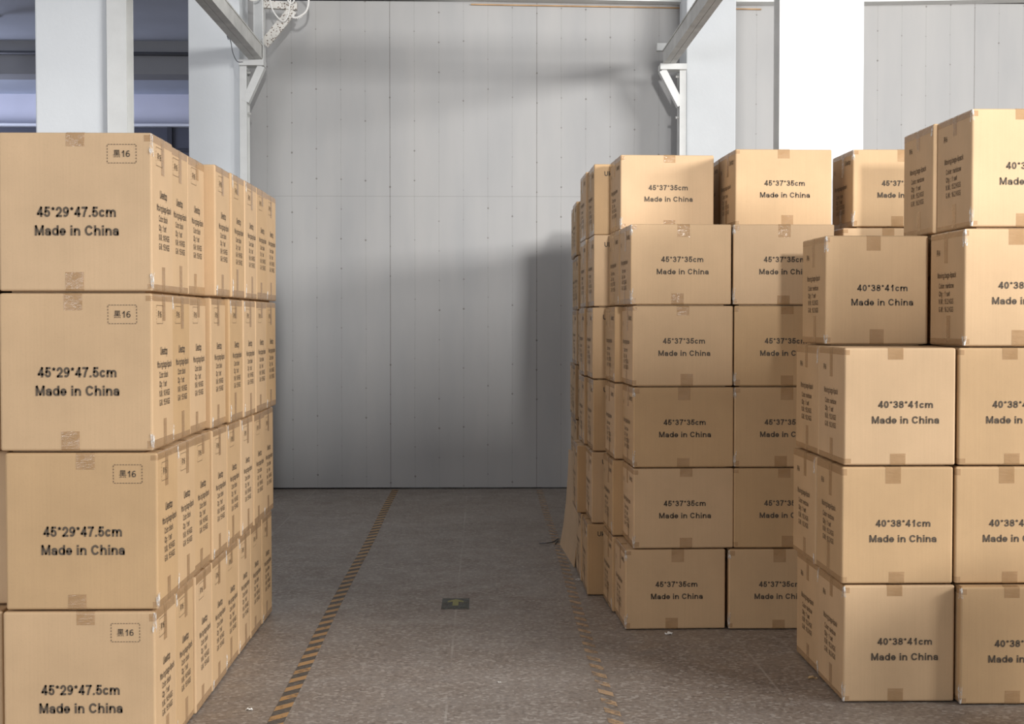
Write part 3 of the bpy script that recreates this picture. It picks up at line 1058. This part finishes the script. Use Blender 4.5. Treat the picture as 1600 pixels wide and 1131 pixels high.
# --- left stack: right front edges, column by column away from the camera
LEFT = {4: (239, 266, 295, 338, 363, 384, 402, 417),
        3: (238, 268, 296, 330, 359, 381, 400, 416),
        2: (244.5, 275, 302, 331, 354, 376, 396, 411),
        1: (239, 271, 303, 329, 350, 371, 390, 408)}
w, d, h = DIMS['tall']
TP = 0.4755
for layer in (1, 2, 3, 4):
    for j, px in enumerate(LEFT[layer]):
        y = 4.303 + 0.289 * j
        xr = wx(px, y)
        if j == 0:
            lab = 'upright 45*29*47.5cm carton at the front of the left stack, ' + LAYER4[layer]
        else:
            lab = 'upright brown carton, %s from the front of the left stack, %s' % (ORD[j + 1], LAYER4[layer])
        carton('tall', xr - w, y, (layer - 1) * TP, lab, 0, lead=(j == 0))
    # neighbour of the front carton, just outside the frame, seen through the gap
    xr = wx(LEFT[layer][0], 4.303) - w - (0.020 if layer == 2 else 0.006)
    carton('tall', xr - w, 4.40 if layer == 2 else 4.32, (layer - 1) * TP, 'upright carton beyond the left edge beside the front stack, ' + LAYER4[layer], 0, lead=False)

# --- right stack along the aisle
MP = 0.352
# (left edge column, distance, yaw) for A = front pair, B = pair that steps out towards the aisle
AISLE = {
    1: [(978, 6.20, 1.8), (957.5, 6.575, 1.8), (918, 6.985, 0, 'b'), (908, 7.36, 0)],
    2: [(990.5, 6.20, 1.8), (957.5, 6.575, 1.8), (925, 6.985, 0.5, 'b'), (902, 7.36, 0, 'b')],
    3: [(990, 6.20, 1.8), (960.5, 6.575, 1.8), (927, 6.985, 0.5, 'b'), (913, 7.36, 0.3)],
    4: [(988.5, 6.20, 1.8), (960.5, 6.575, 1.8), (926, 6.985, 0.5, 'b'), (913, 7.36, 0.3)],
    5: [(985.5, 6.20, 2.0), (967, 6.575, 2.0), (928, 6.985, 0.5, 'b'), (915, 7.36, 0.3)],
    6: [(969, 6.68, 2.4), (928, 7.08, 0.5, 'b'), (915, 7.455, 0.5)],
}
CFAR = {1: 0.600, 2: 0.592, 3: 0.594, 4: 0.598, 5: 0.602, 6: 0.606}
for layer in range(1, 7):
    z = (layer - 1) * MP
    spots = AISLE[layer]
    nn = 0
    for sp in spots:
        nn += 1
        first = nn == 1 and layer < 6
        if nn == 1:
            lab = '45*37*35cm carton at the aisle corner of the tall right stack, ' + LAYER6[layer]
        else:
            lab = 'wide brown carton, %s back along the aisle in right stack, %s' % (ORD[nn], LAYER6[layer])
        carton('mid', wx(sp[0], sp[1]), sp[1], z, lab, sp[2], brand=len(sp) > 3, lead=(nn == 1))
    y0 = 7.735 if layer < 6 else 7.83
    for q in range(6):
        nn += 1
        lab = 'wide brown carton, %s back along the aisle in right stack, %s' % (ORD[nn], LAYER6[layer])
        dx = (0.010 if q % 2 else -0.004) + 0.006 * math.sin(layer * 2.1 + q)
        carton('mid', CFAR[layer] + dx, y0 + 0.3695 * q, z, lab, 0, lead=False)

# second column of that stack
COL2 = {1: (1140.5, 6.20), 2: (1148, 6.21), 3: (1148, 6.21), 4: (1147.5, 6.21), 5: (1145.5, 6.21), 6: (1148, 6.45)}
for layer in range(1, 7):
    px, y = COL2[layer]
    carton('mid', wx(px, y), y, (layer - 1) * MP, '45*37*35cm carton in the second column of the tall right stack, ' + LAYER6[layer], 1.8 if layer == 6 else 0.0)
    y2 = y + (0.39 if layer == 6 else 0.378)
    carton('mid', wx(px, y) + (0.002 if layer < 6 else -0.01), y2, (layer - 1) * MP, 'wide brown carton directly behind the second column of the right stack, ' + LAYER6[layer], 0, lead=False)
# cartons further back in the same stack, between it and the wall
for layer in range(1, 7):
    for q in range(4):
        carton('mid', 1.09, 9.12 + 0.3695 * q, (layer - 1) * MP, 'wide brown carton deep in the second column of the right stack near the wall', 0, lead=False)
# third column
for layer in range(1, 7):
    xl = wx(1331, 6.45) if layer == 6 else wx(1316, 6.45)
    carton('mid', xl, 6.45, (layer - 1) * MP, 'wide carton in the third column of the right stack behind cube cartons, ' + LAYER6[layer], 0.6 if layer == 6 else 0, brand=(layer == 5))

# --- near right stack of cube cartons
CP = 0.4165
CUBE1 = {1: (1321, 1282.5), 2: (1317, 1275.5), 3: (1319.5, 1279.5)}
for layer in (1, 2, 3):
    z = (layer - 1) * CP
    lname = {1: 'bottom layer', 2: 'second layer up', 3: 'third layer up'}[layer]
    f, b = CUBE1[layer]
    carton('cube', wx(f, 5.0), 5.0, z, '40*38*41cm carton at the front aisle corner of the near stack, ' + lname, 0.0)
    carton('cube', wx(b, 5.388), 5.388, z, 'cube carton behind the front aisle corner of the near stack, ' + lname, 0.3, lead=False)
carton('cube', wx(1289.5, 5.43), 5.43, 3 * CP, '40*38*41cm carton set back alone on top of the aisle-side near column', 0.6)
CUBE2 = {1: (1505, 4.96), 2: (1495, 5.0), 3: (1498.5, 5.0), 4: (1506, 5.0), 5: (1516, 5.0)}
for layer in range(1, 6):
    px, y = CUBE2[layer]
    lname = {1: 'bottom layer', 2: 'second layer up', 3: 'third layer up', 4: 'fourth layer up', 5: 'topmost'}[layer]
    carton('cube', wx(px, y), y, (layer - 1) * CP, '40*38*41cm carton cut by the right photo edge, ' + lname, 0.2 if layer > 3 else 0)
    px2 = {5: 1456}.get(layer, None)
    y2 = y + 0.386
    xl = wx(px2, y2) if px2 else wx(px, y) + (0.03 if layer == 4 else 0.006)
    carton('cube', xl, y2, (layer - 1) * CP, 'cube carton behind the right-edge column of the near stack, ' + lname, 0, lead=False)

# the same row goes on beyond the right edge of the photograph
for c_ in range(3):
    for layer in range(1, 6):
        carton('cube', 2.11 + 0.405 * c_, 5.02, (layer - 1) * CP, 'cube carton further along the near row, beyond the right photo edge', 0)

# unseen short column, added nearer the camera to shade the lowest cubes
for layer in (1, 2):
    carton('cube', 2.27, 4.02, (layer - 1) * CP, 'unseen cube carton of an added short column that shades the near row', 0)

# ------------------------------------------------------------------ leaning sheet and litter
bm = bmesh.new()
rows = []
prof = [(0.455, 0.0), (0.475, 0.12), (0.492, 0.28), (0.503, 0.46), (0.508, 0.62)]
n = 8
for x, z in prof:
    row = []
    for i in range(n + 1):
        y = 7.80 + 0.80 * i / n
        sh = 0.05 * (1 - i / n) * (1 - z / 0.62)
        row.append((x + sh * 0.7, y + 0.02 * z, z * (1.0 - 0.08 * i / n)))
    rows.append(row)
front = [[bm.verts.new(p) for p in r_] for r_ in rows]
back = [[bm.verts.new((p[0] + 0.005, p[1], p[2])) for p in r_] for r_ in rows]
for i in range(len(rows) - 1):
    for j in range(n):
        bm.faces.new((front[i][j], front[i + 1][j], front[i + 1][j + 1], front[i][j + 1]))
        bm.faces.new((back[i][j], back[i][j + 1], back[i + 1][j + 1], back[i + 1][j]))
for A, B in ((front[0], back[0]), (front[-1], back[-1])):
    for j in range(n):
        bm.faces.new((A[j], A[j + 1], B[j + 1], B[j]))
for j in (0, n):
    for i in range(len(rows) - 1):
        bm.faces.new((front[i][j], back[i][j], back[i + 1][j], front[i + 1][j]))
bmesh.ops.recalc_face_normals(bm, faces=bm.faces)
o = obj('cardboard_sheet', bm, M_CARD)
tag(o, 'loose brown cardboard sheet leaning on the foot of the right stack', 'cardboard sheet')


def scrap(name, x, y, s, mat, label, cat, seed):
    rnd = random.Random(seed)
    bm = bmesh.new()
    n = 5
    g = [[bm.verts.new(((i / (n - 1) - 0.5) * s + rnd.uniform(-.1, .1) * s, (j / (n - 1) - 0.5) * s * 0.7 + rnd.uniform(-.1, .1) * s,
                        0.001 + rnd.random() ** 2 * s * 0.35)) for j in range(n)] for i in range(n)]
    for i in range(n - 1):
        for j in range(n - 1):
            bm.faces.new((g[i][j], g[i + 1][j], g[i + 1][j + 1], g[i][j + 1]))
    zmin = min(v_.co.z for v_ in bm.verts)
    for v_ in bm.verts:
        v_.co.z -= zmin - 0.0004
    o = obj(name, bm, mat)
    o.location = (x, y, 0)
    return tag(o, label, cat)


def ground(px, py):
    y = CAM_Z / math.tan(math.atan((py - 565.5) / F_PX) + PITCH)
    return wx(px, y), y


x, y = ground(903.5, 907)
scrap('plastic_scrap', x, y, 0.035, M_FILM, 'clear film scrap on the floor by the leaning sheet', 'scrap', 1)
x, y = ground(1046, 992)
scrap('plastic_scrap', x, y, 0.03, M_SCRAP, 'white film scrap at the foot of the aisle-corner wide carton', 'scrap', 2)
x, y = ground(386, 1107)
scrap('paper_scrap', x, y, 0.022, M_SCRAP, 'small white scrap on the floor near the left hazard tape', 'scrap', 3)
x, y = ground(1271, 1060)
scrap('tape_scrap', x, y - 0.02, 0.035, M_SCRAPTAN, 'tan tape scrap beside the near cube carton on the floor', 'scrap', 4)
x, y = ground(780, 1066)
scrap('paper_scrap', x, y, 0.012, M_SCRAP, 'tiny white speck of paper alone in the aisle foreground', 'scrap', 5)
bm = bmesh.new()
p = [ground(*q) for q in ((843, 850), (856, 851), (866, 847), (873, 844), (868, 851))]
tube(bm, smooth_path([(a_, b_, 0.004 + 0.006 * (i % 2)) for i, (a_, b_) in enumerate(p)]), 0.003, 6)
o = obj('plastic_strap', bm, M_PIPE, smooth=True)
tag(o, 'thin dark strap end on the floor beside the leaning cardboard sheet', 'strap')
